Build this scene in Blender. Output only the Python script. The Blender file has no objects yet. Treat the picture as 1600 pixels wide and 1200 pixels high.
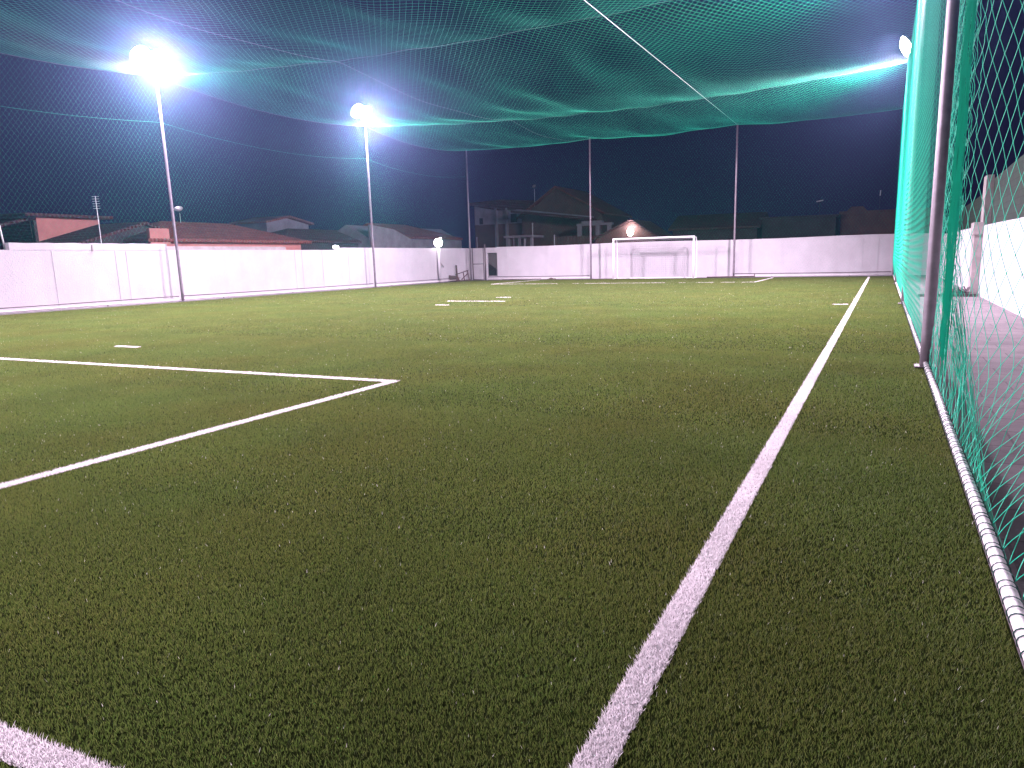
import bpy, bmesh, math, random
import numpy as np
random.seed(7); rng = np.random.default_rng(7)
S = bpy.context.scene
R = math.radians
# ------------------------------------------------------------------ camera
cam_d = bpy.data.cameras.new('camera'); cam = bpy.data.objects.new('camera', cam_d)
S.collection.objects.link(cam); S.camera = cam
F, YAW, PITCH, ROLL, CX, CY = 1150.55, 0.4367, 0.1899, -0.0239, 840.1, 625.08
cam_d.sensor_width = 36; cam_d.lens = F * 36 / 1600
cam_d.shift_x = -(CX - 800) / 1600; cam_d.shift_y = (CY - 600) / 1600
cam_d.clip_start = .05; cam_d.clip_end = 2000
from mathutils import Matrix, Vector
def cam_matrix():
    cy, sy, cp, sp = math.cos(YAW), math.sin(YAW), math.cos(PITCH), math.sin(PITCH)
    f = Vector((-sy*cp, cy*cp, -sp)); r = Vector((cy, sy, 0)); u = r.cross(f)
    r2 = r*math.cos(ROLL) + u*math.sin(ROLL); u2 = u*math.cos(ROLL) - r*math.sin(ROLL)
    m = Matrix((r2, u2, -f)).transposed().to_4x4(); m.translation = (0, 0, 1.4); return m
cam.matrix_world = cam_matrix()
# ------------------------------------------------------------------ world, exposure
S.view_settings.view_transform = 'Standard'; S.view_settings.look = 'None'
S.view_settings.exposure = 0.0; S.view_settings.gamma = 1
S.render.engine = 'CYCLES'
W = bpy.data.worlds.new('World'); S.world = W; W.use_nodes = True
nt = W.node_tree; bg = nt.nodes['Background']
tc = nt.nodes.new('ShaderNodeTexCoord'); sp_ = nt.nodes.new('ShaderNodeSeparateXYZ'); rp = nt.nodes.new('ShaderNodeValToRGB')
nt.links.new(tc.outputs['Generated'], sp_.inputs[0]); nt.links.new(sp_.outputs['Z'], rp.inputs[0]); nt.links.new(rp.outputs[0], bg.inputs[0])
rp.color_ramp.elements[0].color = (.0065, .0050, .022, 1); rp.color_ramp.elements[0].position = 0
rp.color_ramp.elements[1].color = (.004, .007, .030, 1); rp.color_ramp.elements[1].position = .6
bg.inputs[1].default_value = 1.0
LAMP_COL = (1.0, .80, .99)
LAMP_W = 44000
# ------------------------------------------------------------------ helpers
def tag(o, label=None, cat=None, group=None, kind=None):
    if label: o['label'] = label
    if cat: o['category'] = cat
    if group: o['group'] = group
    if kind: o['kind'] = kind
    return o
def empty(name, loc=(0, 0, 0), label=None, cat=None, group=None):
    o = bpy.data.objects.new(name, None); S.collection.objects.link(o); o.location = loc
    o.empty_display_size = .2
    return tag(o, label, cat, group)
def mesh_np(name, V, Fq, mat, parent=None, smooth=False):
    """V (n,3); Fq list/array of faces all of one size or python list"""
    me = bpy.data.meshes.new(name)
    V = np.asarray(V, np.float32)
    if isinstance(Fq, np.ndarray):
        k = Fq.shape[1]; n = len(Fq)
        me.vertices.add(len(V)); me.vertices.foreach_set('co', V.ravel())
        me.loops.add(n*k); me.loops.foreach_set('vertex_index', Fq.astype(np.int32).ravel())
        me.polygons.add(n); me.polygons.foreach_set('loop_start', np.arange(n, dtype=np.int32)*k)
        me.update(calc_edges=True)
    else:
        me.from_pydata([tuple(map(float, v)) for v in V], [], Fq); me.update()
    if smooth: me.polygons.foreach_set('use_smooth', [True]*len(me.polygons))
    if mat: me.materials.append(mat)
    o = bpy.data.objects.new(name, me); S.collection.objects.link(o)
    if parent:
        o.parent = parent
    return o
class MB:
    """collects solid pieces of one part (world coordinates; build() makes them local to the parent)"""
    def __init__(s): s.v = []; s.f = []
    def add(s, V, Fs):
        b = len(s.v); s.v += [tuple(p) for p in V]; s.f += [tuple(i + b for i in f) for f in Fs]; return s
    def box(s, x0, x1, y0, y1, z0, z1):
        V = [(x, y, z) for z in (z0, z1) for y in (y0, y1) for x in (x0, x1)]
        return s.add(V, [(0, 2, 3, 1), (4, 5, 7, 6), (0, 1, 5, 4), (2, 6, 7, 3), (0, 4, 6, 2), (1, 3, 7, 5)])
    def bar(s, a, b, w, h, up=(0, 0, 1)):
        a = Vector(a); b = Vector(b); d = (b - a).normalized(); u = Vector(up)
        if abs(d.dot(u)) > .98: u = Vector((0, 1, 0))
        r = d.cross(u).normalized(); u = r.cross(d)
        V = [p + r*sx*w/2 + u*sz*h/2 for p in (a, b) for sx, sz in ((-1, -1), (1, -1), (1, 1), (-1, 1))]
        return s.add(V, [(3, 2, 1, 0), (4, 5, 6, 7), (0, 1, 5, 4), (1, 2, 6, 5), (2, 3, 7, 6), (3, 0, 4, 7)])
    def tube(s, pts, rad, n=10, cap=True):
        pts = [Vector(p) for p in pts]; m = len(pts)
        rr = rad if isinstance(rad, (list, tuple)) else [rad]*m
        V = []; prev = None
        for i, p in enumerate(pts):
            d = (pts[min(i+1, m-1)] - pts[max(i-1, 0)]).normalized()
            if prev is None:
                u = Vector((0, 0, 1)) if abs(d.z) < .9 else Vector((1, 0, 0)); prev = d.cross(u).normalized()
            r = (prev - d*prev.dot(d)).normalized(); prev = r; q = d.cross(r)
            V += [p + (r*math.cos(2*math.pi*k/n) + q*math.sin(2*math.pi*k/n))*rr[i] for k in range(n)]
        Fs = [(i*n+k, i*n+(k+1) % n, (i+1)*n+(k+1) % n, (i+1)*n+k) for i in range(m-1) for k in range(n)]
        if cap: Fs += [tuple(range(n))[::-1], tuple((m-1)*n+k for k in range(n))]
        return s.add(V, Fs)
    def prism(s, poly, axis, a0, a1):
        """extrude 2-D outline poly along axis ('x': (y,z) outline, 'y': (x,z), 'z': (x,y))"""
        P = {'x': lambda p, t: (t, p[0], p[1]), 'y': lambda p, t: (p[0], t, p[1]), 'z': lambda p, t: (p[0], p[1], t)}[axis]
        n = len(poly); V = [P(p, a0) for p in poly] + [P(p, a1) for p in poly]
        return s.add(V, [tuple(range(n))[::-1], tuple(range(n, 2*n))] + [(i, (i+1) % n, n+(i+1) % n, n+i) for i in range(n)])
    def sphere(s, c, r, nu=14, nv=9, sz=1):
        V = [(c[0], c[1], c[2] - r*sz)]
        for j in range(1, nv):
            t = math.pi*j/nv
            V += [(c[0]+r*math.sin(t)*math.cos(2*math.pi*k/nu), c[1]+r*math.sin(t)*math.sin(2*math.pi*k/nu), c[2]-r*sz*math.cos(t)) for k in range(nu)]
        V.append((c[0], c[1], c[2] + r*sz)); e = len(V)-1
        Fs = [(0, 1+(k+1) % nu, 1+k) for k in range(nu)]
        Fs += [(1+(j-1)*nu+k, 1+(j-1)*nu+(k+1) % nu, 1+j*nu+(k+1) % nu, 1+j*nu+k) for j in range(1, nv-1) for k in range(nu)]
        Fs += [(e, 1+(nv-2)*nu+k, 1+(nv-2)*nu+(k+1) % nu) for k in range(nu)]
        return s.add(V, Fs)
    def build(s, name, mat, parent=None, smooth=False, bevel=0):
        off = Vector(parent_world(parent)) if parent else Vector((0, 0, 0))
        V = [(p[0]-off.x, p[1]-off.y, p[2]-off.z) for p in s.v]
        me = bpy.data.meshes.new(name); me.from_pydata(V, [], s.f); me.update()
        bm = bmesh.new(); bm.from_mesh(me); bmesh.ops.recalc_face_normals(bm, faces=bm.faces); bm.to_mesh(me); bm.free()
        if mat: me.materials.append(mat)
        if smooth: me.polygons.foreach_set('use_smooth', [len(p.vertices) <= 4 for p in me.polygons])
        o = bpy.data.objects.new(name, me); S.collection.objects.link(o)
        if parent: o.parent = parent
        if bevel:
            b = o.modifiers.new('bevel', 'BEVEL'); b.width = bevel; b.segments = 2; b.limit_method = 'ANGLE'
        return o
def parent_world(p):
    v = Vector(p.location)
    while p.parent: p = p.parent; v = v + Vector(p.location)
    return v
# ------------------------------------------------------------------ materials
def mat(name, col, rough=.7, metal=0, noise=None, bump=None, spec=.5, streak=None):
    """noise=(scale, amount, colour2)  bump=(scale, strength)  streak=(colour, amount) vertical dirt"""
    m = bpy.data.materials.new(name); m.use_nodes = True; n = m.node_tree; b = n.nodes['Principled BSDF']
    b.inputs['Base Color'].default_value = (*col, 1); b.inputs['Roughness'].default_value = rough; b.inputs['Metallic'].default_value = metal
    b.inputs['Specular IOR Level'].default_value = spec
    g = n.nodes.new('ShaderNodeNewGeometry'); last = None
    if noise:
        t = n.nodes.new('ShaderNodeTexNoise'); t.inputs['Scale'].default_value = noise[0]; t.inputs['Detail'].default_value = 6
        t.inputs['Roughness'].default_value = .65
        n.links.new(g.outputs['Position'], t.inputs['Vector'])
        r = n.nodes.new('ShaderNodeValToRGB'); r.color_ramp.elements[0].position = .35; r.color_ramp.elements[1].position = .68
        n.links.new(t.outputs['Fac'], r.inputs[0]); r.color_ramp.elements[0].color = (*noise[2], 1); r.color_ramp.elements[1].color = (*col, 1)
        last = r.outputs[0]
    if streak:
        mp = n.nodes.new('ShaderNodeMapping'); mp.inputs['Scale'].default_value = (1.6, 1.6, .12)
        t2 = n.nodes.new('ShaderNodeTexNoise'); t2.inputs['Scale'].default_value = 1.5; t2.inputs['Detail'].default_value = 8
        n.links.new(g.outputs['Position'], mp.inputs[0]); n.links.new(mp.outputs[0], t2.inputs['Vector'])
        r2 = n.nodes.new('ShaderNodeValToRGB'); r2.color_ramp.elements[0].position = .52; r2.color_ramp.elements[1].position = .78
        r2.color_ramp.elements[0].color = (0, 0, 0, 1); r2.color_ramp.elements[1].color = (streak[1],)*3 + (1,)
        n.links.new(t2.outputs['Fac'], r2.inputs[0])
        mx = n.nodes.new('ShaderNodeMix'); mx.data_type = 'RGBA'
        n.links.new(r2.outputs[0], mx.inputs[0]); mx.inputs[7].default_value = (*streak[0], 1)
        if last: n.links.new(last, mx.inputs[6])
        else: mx.inputs[6].default_value = (*col, 1)
        last = mx.outputs[2]
    if last: n.links.new(last, b.inputs['Base Color'])
    if bump:
        t3 = n.nodes.new('ShaderNodeTexNoise'); t3.inputs['Scale'].default_value = bump[0]; t3.inputs['Detail'].default_value = 5
        n.links.new(g.outputs['Position'], t3.inputs['Vector'])
        bp = n.nodes.new('ShaderNodeBump'); bp.inputs['Strength'].default_value = bump[1]; bp.inputs['Distance'].default_value = .02
        n.links.new(t3.outputs['Fac'], bp.inputs['Height']); n.links.new(bp.outputs[0], b.inputs['Normal'])
    return m
def emit(name, col, strength):
    m = bpy.data.materials.new(name); m.use_nodes = True; n = m.node_tree; n.nodes.clear()
    e = n.nodes.new('ShaderNodeEmission'); e.inputs[0].default_value = (*col, 1); e.inputs[1].default_value = strength
    o = n.nodes.new('ShaderNodeOutputMaterial'); n.links.new(e.outputs[0], o.inputs[0]); return m
def tile_mat(name, col, col2):
    """clay tile roof: courses down the slope plus mottled colour"""
    m = mat(name, col, .85, noise=(3, 1, col2)); n = m.node_tree; b = n.nodes['Principled BSDF']
    g = n.nodes.new('ShaderNodeNewGeometry')
    w = n.nodes.new('ShaderNodeTexWave'); w.wave_type = 'BANDS'; w.bands_direction = 'Y'; w.inputs['Scale'].default_value = 1.6; w.inputs['Distortion'].default_value = .4
    w2 = n.nodes.new('ShaderNodeTexWave'); w2.wave_type = 'BANDS'; w2.bands_direction = 'Z'; w2.inputs['Scale'].default_value = 2.2; w2.inputs['Distortion'].default_value = .6
    n.links.new(g.outputs['Position'], w.inputs[0]); n.links.new(g.outputs['Position'], w2.inputs[0])
    a = n.nodes.new('ShaderNodeMath'); a.operation = 'ADD'; n.links.new(w.outputs['Fac'], a.inputs[0]); n.links.new(w2.outputs['Fac'], a.inputs[1])
    bp = n.nodes.new('ShaderNodeBump'); bp.inputs['Strength'].default_value = .8; bp.inputs['Distance'].default_value = .06
    n.links.new(a.outputs[0], bp.inputs['Height']); n.links.new(bp.outputs[0], b.inputs['Normal']); return m
def block_mat(name, c1, c2, mortar):
    m = bpy.data.materials.new(name); m.use_nodes = True; n = m.node_tree; b = n.nodes['Principled BSDF']; b.inputs['Roughness'].default_value = .9
    g = n.nodes.new('ShaderNodeNewGeometry'); sx = n.nodes.new('ShaderNodeSeparateXYZ'); cb = n.nodes.new('ShaderNodeCombineXYZ')
    ad = n.nodes.new('ShaderNodeMath'); ad.operation = 'ADD'
    n.links.new(g.outputs['Position'], sx.inputs[0]); n.links.new(sx.outputs[0], ad.inputs[0]); n.links.new(sx.outputs[1], ad.inputs[1])
    n.links.new(ad.outputs[0], cb.inputs[0]); n.links.new(sx.outputs[2], cb.inputs[1])
    t = n.nodes.new('ShaderNodeTexBrick'); t.inputs['Scale'].default_value = 1; t.inputs['Brick Width'].default_value = .4; t.inputs['Row Height'].default_value = .2
    t.inputs['Mortar Size'].default_value = .012; t.inputs['Color1'].default_value = (*c1, 1); t.inputs['Color2'].default_value = (*c2, 1); t.inputs['Mortar'].default_value = (*mortar, 1)
    n.links.new(cb.outputs[0], t.inputs[0])
    ns = n.nodes.new('ShaderNodeTexNoise'); ns.inputs['Scale'].default_value = 1.2; ns.inputs['Detail'].default_value = 7; n.links.new(g.outputs['Position'], ns.inputs['Vector'])
    mx = n.nodes.new('ShaderNodeMix'); mx.data_type = 'RGBA'; mx.blend_type = 'MULTIPLY'; mx.inputs[0].default_value = .6
    n.links.new(t.outputs[0], mx.inputs[6]); n.links.new(ns.outputs['Color'], mx.inputs[7]); n.links.new(mx.outputs[2], b.inputs['Base Color'])
    return m
def blade_mat(name, cols, glint=.0, rough=.55):
    m = bpy.data.materials.new(name); m.use_nodes = True; n = m.node_tree; b = n.nodes['Principled BSDF']
    b.inputs['Roughness'].default_value = rough; b.inputs['Specular IOR Level'].default_value = .35
    g = n.nodes.new('ShaderNodeNewGeometry')
    r = n.nodes.new('ShaderNodeValToRGB'); r.color_ramp.interpolation = 'LINEAR'
    els = r.color_ramp.elements
    els[0].color = (*cols[0], 1); els[1].color = (*cols[-1], 1); els[1].position = .996
    for i, c in enumerate(cols[1:-1]):
        e = els.new((i+1)/(len(cols)-1)*.99); e.color = (*c, 1)
    n.links.new(g.outputs['Random Per Island'], r.inputs[0]); out = r.outputs[0]
    # broad patches of wear and colour
    t = n.nodes.new('ShaderNodeTexNoise'); t.inputs['Scale'].default_value = .9; t.inputs['Detail'].default_value = 5; n.links.new(g.outputs['Position'], t.inputs['Vector'])
    mr = n.nodes.new('ShaderNodeMapRange'); mr.inputs[1].default_value = .3; mr.inputs[2].default_value = .7; mr.inputs[3].default_value = .86; mr.inputs[4].default_value = 1.12
    n.links.new(t.outputs['Fac'], mr.inputs[0])
    mx = n.nodes.new('ShaderNodeMix'); mx.data_type = 'RGBA'; mx.blend_type = 'MULTIPLY'; mx.inputs[0].default_value = 1
    n.links.new(out, mx.inputs[6]); n.links.new(mr.outputs[0], mx.inputs[7]); out = mx.outputs[2]
    t5 = n.nodes.new('ShaderNodeTexNoise'); t5.inputs['Scale'].default_value = .55; t5.inputs['Detail'].default_value = 4
    mo = n.nodes.new('ShaderNodeMapping'); mo.inputs['Location'].default_value = (17, 5, 0); n.links.new(g.outputs['Position'], mo.inputs[0]); n.links.new(mo.outputs[0], t5.inputs['Vector'])
    r5 = n.nodes.new('ShaderNodeValToRGB'); r5.color_ramp.elements[0].position = .35; r5.color_ramp.elements[1].position = .65
    r5.color_ramp.elements[0].color = (1.07, .98, .95, 1); r5.color_ramp.elements[1].color = (.93, 1.03, .97, 1); n.links.new(t5.outputs['Fac'], r5.inputs[0])
    mx2 = n.nodes.new('ShaderNodeMix'); mx2.data_type = 'RGBA'; mx2.blend_type = 'MULTIPLY'; mx2.inputs[0].default_value = 1 if glint else 0
    n.links.new(out, mx2.inputs[6]); n.links.new(r5.outputs[0], mx2.inputs[7]); out = mx2.outputs[2]
    if glint:
        c = n.nodes.new('ShaderNodeMath'); c.operation = 'GREATER_THAN'; c.inputs[1].default_value = 1-glint; n.links.new(g.outputs['Random Per Island'], c.inputs[0])
        mx = n.nodes.new('ShaderNodeMix'); mx.data_type = 'RGBA'; n.links.new(c.outputs[0], mx.inputs[0]); n.links.new(out, mx.inputs[6]); mx.inputs[7].default_value = (.8, .8, .7, 1); out = mx.outputs[2]  # a few blades painted pale to stand for glints and white debris
    n.links.new(out, b.inputs['Base Color'])
    tl = n.nodes.new('ShaderNodeBsdfTranslucent'); n.links.new(out, tl.inputs[0]); ms = n.nodes.new('ShaderNodeMixShader'); ms.inputs[0].default_value = .5
    n.links.new(b.outputs[0], ms.inputs[1]); n.links.new(tl.outputs[0], ms.inputs[2]); n.links.new(ms.outputs[0], n.nodes['Material Output'].inputs[0]); return m
paving = mat('worn_paving', (.15, .128, .135), .9, noise=(1.7, 1, (.095, .08, .088)), bump=(30, .35))
def _joints(m):
    n = m.node_tree; b = n.nodes['Principled BSDF']; g = n.nodes.new('ShaderNodeNewGeometry')
    t = n.nodes.new('ShaderNodeTexBrick'); t.inputs['Scale'].default_value = 1; t.inputs['Brick Width'].default_value = .62; t.inputs['Row Height'].default_value = .5
    t.inputs['Mortar Size'].default_value = .010; t.inputs['Color1'].default_value = (1, 1, 1, 1); t.inputs['Color2'].default_value = (.82, .80, .82, 1); t.inputs['Mortar'].default_value = (.5, .48, .5, 1)
    n.links.new(g.outputs['Position'], t.inputs[0]); src = b.inputs['Base Color'].links[0].from_socket
    mx = n.nodes.new('ShaderNodeMix'); mx.data_type = 'RGBA'; mx.blend_type = 'MULTIPLY'; mx.inputs[0].default_value = 1
    n.links.new(src, mx.inputs[6]); n.links.new(t.outputs[0], mx.inputs[7]); n.links.new(mx.outputs[2], b.inputs['Base Color'])
_joints(paving)
M = dict(
    turf_base=mat('turf_backing', (.032, .044, .014), .95, noise=(9, 1, (.022, .030, .010)), spec=0),
    blade=blade_mat('green_fibre', [(.070, .106, .022), (.100, .148, .030), (.142, .162, .044), (.088, .136, .028), (.172, .186, .058)], glint=.0014),
    white_blade=blade_mat('white_fibre', [(.68, .64, .66), (.86, .82, .83), (.80, .76, .78), (.9, .86, .87)], rough=.6),
    soil=mat('dry_soil', (.09, .07, .055), .95, noise=(2, 1, (.05, .04, .03)), bump=(14, .6)),
    concrete=paving,
    strip=mat('grey_strip', (.065, .06, .058), .9, noise=(4, 1, (.04, .036, .035)), bump=(25, .5)),
    white=mat('white_stucco', (.48, .445, .48), .85, noise=(1.1, 1, (.42, .385, .42)), bump=(22, .35), streak=((.36, .32, .35), .35)),
    pilaster=mat('grey_render', (.33, .29, .29), .85, noise=(3, 1, (.24, .21, .21)), bump=(22, .4)),
    steel=mat('painted_steel', (.20, .175, .20), .42, metal=.3, noise=(7, 1, (.14, .12, .14))),
    darksteel=mat('dull_steel', (.10, .085, .09), .6, metal=.3),
    pipe=mat('white_pipe', (.74, .72, .72), .45, noise=(6, 1, (.60, .57, .57))),
    goalwhite=mat('white_enamel', (.86, .85, .86), .35),
    twine=mat('green_twine', (.0, .43, .255), .55, spec=.4),
    twine_pale=mat('goal_twine', (.30, .29, .32), .7),
    lacing=mat('dark_green_cord', (.01, .06, .05), .6),
    cable=mat('galvanised_cable', (.22, .25, .27), .4, metal=.4),
    salmon=mat('salmon_paint', (.52, .22, .19), .9, noise=(1.5, 1, (.42, .17, .15)), bump=(15, .2)),
    lilac=mat('pale_plaster', (.26, .23, .26), .9, noise=(1.1, 1, (.18, .155, .18)), bump=(15, .2), streak=((.2, .17, .18), .5)),
    brown=mat('bare_brickwork', (.12, .06, .05), .9, noise=(1.3, 1, (.075, .042, .04)), bump=(15, .3)),
    dimwall=mat('weathered_render', (.055, .045, .048), .9, noise=(1, 1, (.035, .028, .03)), bump=(15, .3)),
    tile=tile_mat('clay_tile', (.26, .075, .055), (.15, .045, .04)),
    tiledark=tile_mat('old_clay_tile', (.10, .035, .035), (.05, .022, .024)),
    wood=mat('weathered_wood', (.10, .065, .062), .85, noise=(9, 1, (.06, .04, .038)), bump=(30, .4)),
    black=mat('dark_void', (.01, .01, .01), .95),
    block=block_mat('grey_block', (.032, .062, .042), (.022, .045, .032), (.02, .028, .022)),
    lens=emit('lamp_lens', (1, .96, 1), 60), bulb=emit('bulb_glass', (1, .93, .97), 35), smallbulb=emit('warm_bulb', (1, .88, .85), 18),
    casing=mat('lamp_casing', (.12, .12, .13), .5, metal=.5),
    antenna=mat('bare_aluminium', (.6, .6, .62), .4, metal=.6),
)
# ------------------------------------------------------------------ setting
XL, XR, YF, HP = -26.1, .53, 45.5, 8.72          # net planes and height
ROWS = [-3.3, 8.9, 21.5, 34.5, 45.5]
def sheet(name, x0, x1, y0, y1, z, m):
    o = mesh_np(name, [(x0, y0, z), (x1, y0, z), (x1, y1, z), (x0, y1, z)], [(0, 1, 2, 3)], m)
    return tag(o, kind='structure')
sheet('ground', -400, 400, -300, 700, -.03, M['soil'])
sheet('pitch', XL+.35, XR-.02, -3, 44.75, .0, M['turf_base'])
MB().box(-26.6, XL+.35, -3, 46.0, -.02, .012).box(XL+.35, 2.5, 44.75, 46.0, -.02, .012).build('perimeter_strip', M['strip'])['kind'] = 'structure'
MB().box(XR-.02, 2.6, -6, 44.75, -.02, .010).build('walkway', M['concrete'])['kind'] = 'structure'
MB().box(1.0, 2.5, 24.9, 25.15, .01, .09).build('walkway_kerb', M['strip'])['kind'] = 'structure'

# --- turf fibres: triangles leaning at random, thinning out with distance
LINES = [  # name, x0,x1,y0,y1,label
    ('touchline', -.71, -.60, 1.16, 43.9, 'long white touchline running up the right side of the pitch to the far wall'),
    ('goal_line', -24.9, -.71, 1.06, 1.17, 'thick white goal line crossing the bottom left corner of the view'),
    ('penalty_area_line', -5.25, -5.14, 1.17, 7.05, 'white side line of the near penalty box running towards the viewer'),
    ('penalty_area_line', -20.6, -5.14, 7.05, 7.16, 'white front line of the near penalty box across the pitch on the left'),
    ('penalty_mark', -12.62, -12.02, 8.86, 8.97, 'short white dash just beyond the near penalty box'),
    ('free_kick_mark', -13.0, -12.5, 20.2, 20.31, 'short white dash nearest of the marks at mid pitch'),
    ('halfway_mark', -13.75, -11.5, 22.18, 22.3, 'longer white stripe between two short dashes at mid pitch'),
    ('free_kick_mark', -13.05, -12.45, 24.5, 24.61, 'short white dash farthest of the marks at mid pitch'),
    ('halfway_tick', -1.17, -.78, 21.3, 21.4, 'short faint white tick just left of the long touchline'),
    ('goal_area_line', -20.4, -5.65, 37.75, 37.87, 'far white line across the pitch in front of the goal'),
    ('goal_area_line', -5.73, -5.62, 37.87, 44.3, 'white side line right of the far goal, running back to the wall'),
    ('goal_area_line', -20.5, -20.39, 37.87, 44.5, 'white side line left of the far goal, running back to the wall'),
]
def blades(P, h, w, lean, m, name, **k):
    n = len(P); a = rng.uniform(0, 2*np.pi, n); la = rng.uniform(0, 2*np.pi, n); L = rng.uniform(.2, 1, n)*lean
    hh = h*rng.uniform(.65, 1.15, n); dx = np.cos(a)*w/2; dy = np.sin(a)*w/2
    V = np.zeros((n, 3, 3), np.float32)
    V[:, 0, 0] = P[:, 0]-dx; V[:, 0, 1] = P[:, 1]-dy; V[:, 1, 0] = P[:, 0]+dx; V[:, 1, 1] = P[:, 1]+dy
    V[:, 2, 0] = P[:, 0]+np.cos(la)*L*hh; V[:, 2, 1] = P[:, 1]+np.sin(la)*L*hh; V[:, 2, 2] = hh
    V[:, :2, 2] = .001
    return mesh_np(name, V.reshape(-1, 3), np.arange(3*n, dtype=np.int32).reshape(-1, 3), m)
zones = [  # y0,y1,xmin,density,height,width
    (.6, 3.0, 27000, .017, .0030), (3.0, 6, 15000, .018, .0040), (6, 11, 6500, .019, .0065), (11, 20, 2300, .020, .011), (20, 44.7, 700, .021, .022)]
pts = []; spec = []
for y0, y1, dens, h, w in zones:
    xa = max(XL+.36, -.7-1.88*y1); xb = XR-.03
    n = int((xb-xa)*(y1-y0)*dens); p = np.column_stack([rng.uniform(xa, xb, n), rng.uniform(y0, y1, n)])
    keep = p[:, 0] > (-.7-1.88*p[:, 1])
    # tufted rows
    clump = .5+.5*np.sin(p[:, 0]*2*np.pi/.02)
    for _, a, b, c_, d, _l in LINES:
        keep &= ~((p[:, 0] > a) & (p[:, 0] < b) & (p[:, 1] > c_) & (p[:, 1] < d))
    p = p[keep]; pts.append(p); spec += [(h, w)]*len(p)
P = np.concatenate(pts); spec = np.array(spec)
g = blades(P, spec[:, 0], spec[:, 1], .62, M['blade'], 'artificial_grass')
tag(g, 'dark green artificial grass fibres covering the whole pitch', 'grass', kind='stuff')
for nme, a, b, c_, d, lab in LINES:
    out = []
    for y0, y1, dens, h, w in zones:
        lo, hi = max(c_, y0), min(d, y1)
        if hi <= lo: continue
        a2 = max(a, -.7-1.88*hi)
        if a2 >= b: continue
        n = int((b-a2)*(hi-lo)*dens*1.9)+8
        out.append((np.column_stack([rng.uniform(a2, b, n), rng.uniform(lo, hi, n)]), h, w))
    P = np.concatenate([o[0] for o in out]); hw = np.concatenate([np.tile([[o[1], o[2]]], (len(o[0]), 1)) for o in out])
    if nme in ('goal_area_line',) and b-a > 5:    # worn, broken far line
        k = (np.sin(P[:, 0]*2.1)+np.sin(P[:, 0]*5.3+1)+np.sin(P[:, 0]*.9)) > -.9; P, hw = P[k], hw[k]
    o = blades(P, hw[:, 0]*1.15, hw[:, 1]*1.3, .8, M['white_blade'], nme)
    e_ = .008; worn = nme == 'goal_area_line' and b-a > 5
    bm_ = bmesh.new(); bm_.from_mesh(o.data); ym = (c_+d)/2; y_a, y_b = (ym-.02, ym+.02) if worn else (c_+e_, d-e_)
    bm_.faces.new([bm_.verts.new(q_) for q_ in ((a+e_, y_a, .006), (b-e_, y_a, .006), (b-e_, y_b, .006), (a+e_, y_b, .006))]); bm_.to_mesh(o.data); bm_.free()
    tag(o, lab, 'pitch line', 'white lines and marks of the pitch')
# ------------------------------------------------------------------ nets
def strands(U, V, f, side, half, step, rad, umin=0):
    """diamond mesh: both strand families laid on the u-v sheet, mapped to space by f and grown into 3-sided cords"""
    VV = []; FF = []; base = 0
    for sgn in (1, -1):
        d = np.array([math.sin(half)*sgn, math.cos(half)]); nrm = np.array([d[1], -d[0]]); sp = side*math.sin(2*half)
        cs = np.array([[umin, 0], [U, 0], [umin, V], [U, V]]) @ nrm
        for o in np.arange(math.floor(cs.min()/sp)*sp, cs.max(), sp):
            q = nrm*o; lo, hi = -1e9, 1e9
            for ax, (a, b) in enumerate(((umin, U), (0, V))):
                t1, t2 = (a-q[ax])/d[ax], (b-q[ax])/d[ax]
                lo = max(lo, min(t1, t2)); hi = min(hi, max(t1, t2))
            if hi-lo < .05: continue
            n = max(2, int((hi-lo)/step)+1); t = np.linspace(lo, hi, n)
            p = f(q[0]+d[0]*t, q[1]+d[1]*t)
            tg = np.gradient(p, axis=0); tg /= np.linalg.norm(tg, axis=1)[:, None]+1e-9
            ref = np.array([.31, .53, .79]); a = np.cross(tg, ref); a /= np.linalg.norm(a, axis=1)[:, None]+1e-9; b = np.cross(tg, a)
            ring = np.stack([p+rad*(a*math.cos(w)+b*math.sin(w)) for w in (0, 2.0944, 4.1888)], 1)
            VV.append(ring.reshape(-1, 3)); i = np.arange(n-1)[:, None]*3+base
            FF.append(np.concatenate([np.column_stack([i+k, i+(k+1) % 3, i+3+(k+1) % 3, i+3+k]) for k in range(3)])); base += 3*n
    return np.concatenate(VV), np.concatenate(FF)
def net_obj(name, packs, parent, m):
    V = []; Fc = []; b = 0
    for v, f_ in packs: V.append(v); Fc.append(f_+b); b += len(v)
    return mesh_np(name, np.concatenate(V), np.concatenate(Fc), m, parent)
rows = np.array(ROWS); cols_x = np.array([XL, -17.2, -8.1, XR])
def pillow(t, knots):
    i = np.clip(np.searchsorted(knots, t, side='right')-1, 0, len(knots)-2); v = (t-knots[i])/(knots[i+1]-knots[i]); return 4*v*(1-v)
def roof_z(x, y):
    x = np.asarray(x, float); y = np.asarray(y, float)
    u = np.clip((x-XL)/(XR-XL), 0, 1); far = np.clip((YF-y)/11.0, 0, 1)
    s = .62*far*4*u*(1-u) + .12*(1-far)*pillow(x, cols_x)
    d = pillow(y, rows)*(.44+.12*np.sin(2.1*x+1.3)*u*(1-u)*2 + .08*np.sin(.9*x)*u*(1-u)*4)
    fold = .03*np.sin(x*3.1+y*.4)*np.sin(y*.7)+.02*np.sin(x*1.3-y*1.1)
    return HP - s - d + fold*4*u*(1-u)*np.minimum(1, far*2)
SIDE, HALF, RAD = .15, R(36), .0019
def f_roof(u, v): x = XL+u; y = v-2.5; return np.column_stack([x, y, roof_z(x, y)])
roof = empty('roof_net', (0, 0, 0), 'green net roof sagging over the whole pitch between steel poles', 'net')
net_obj('mesh', [strands(XR-XL, YF+2.5, f_roof, .165, HALF, .35, .0018)], roof, M['twine'])
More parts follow.
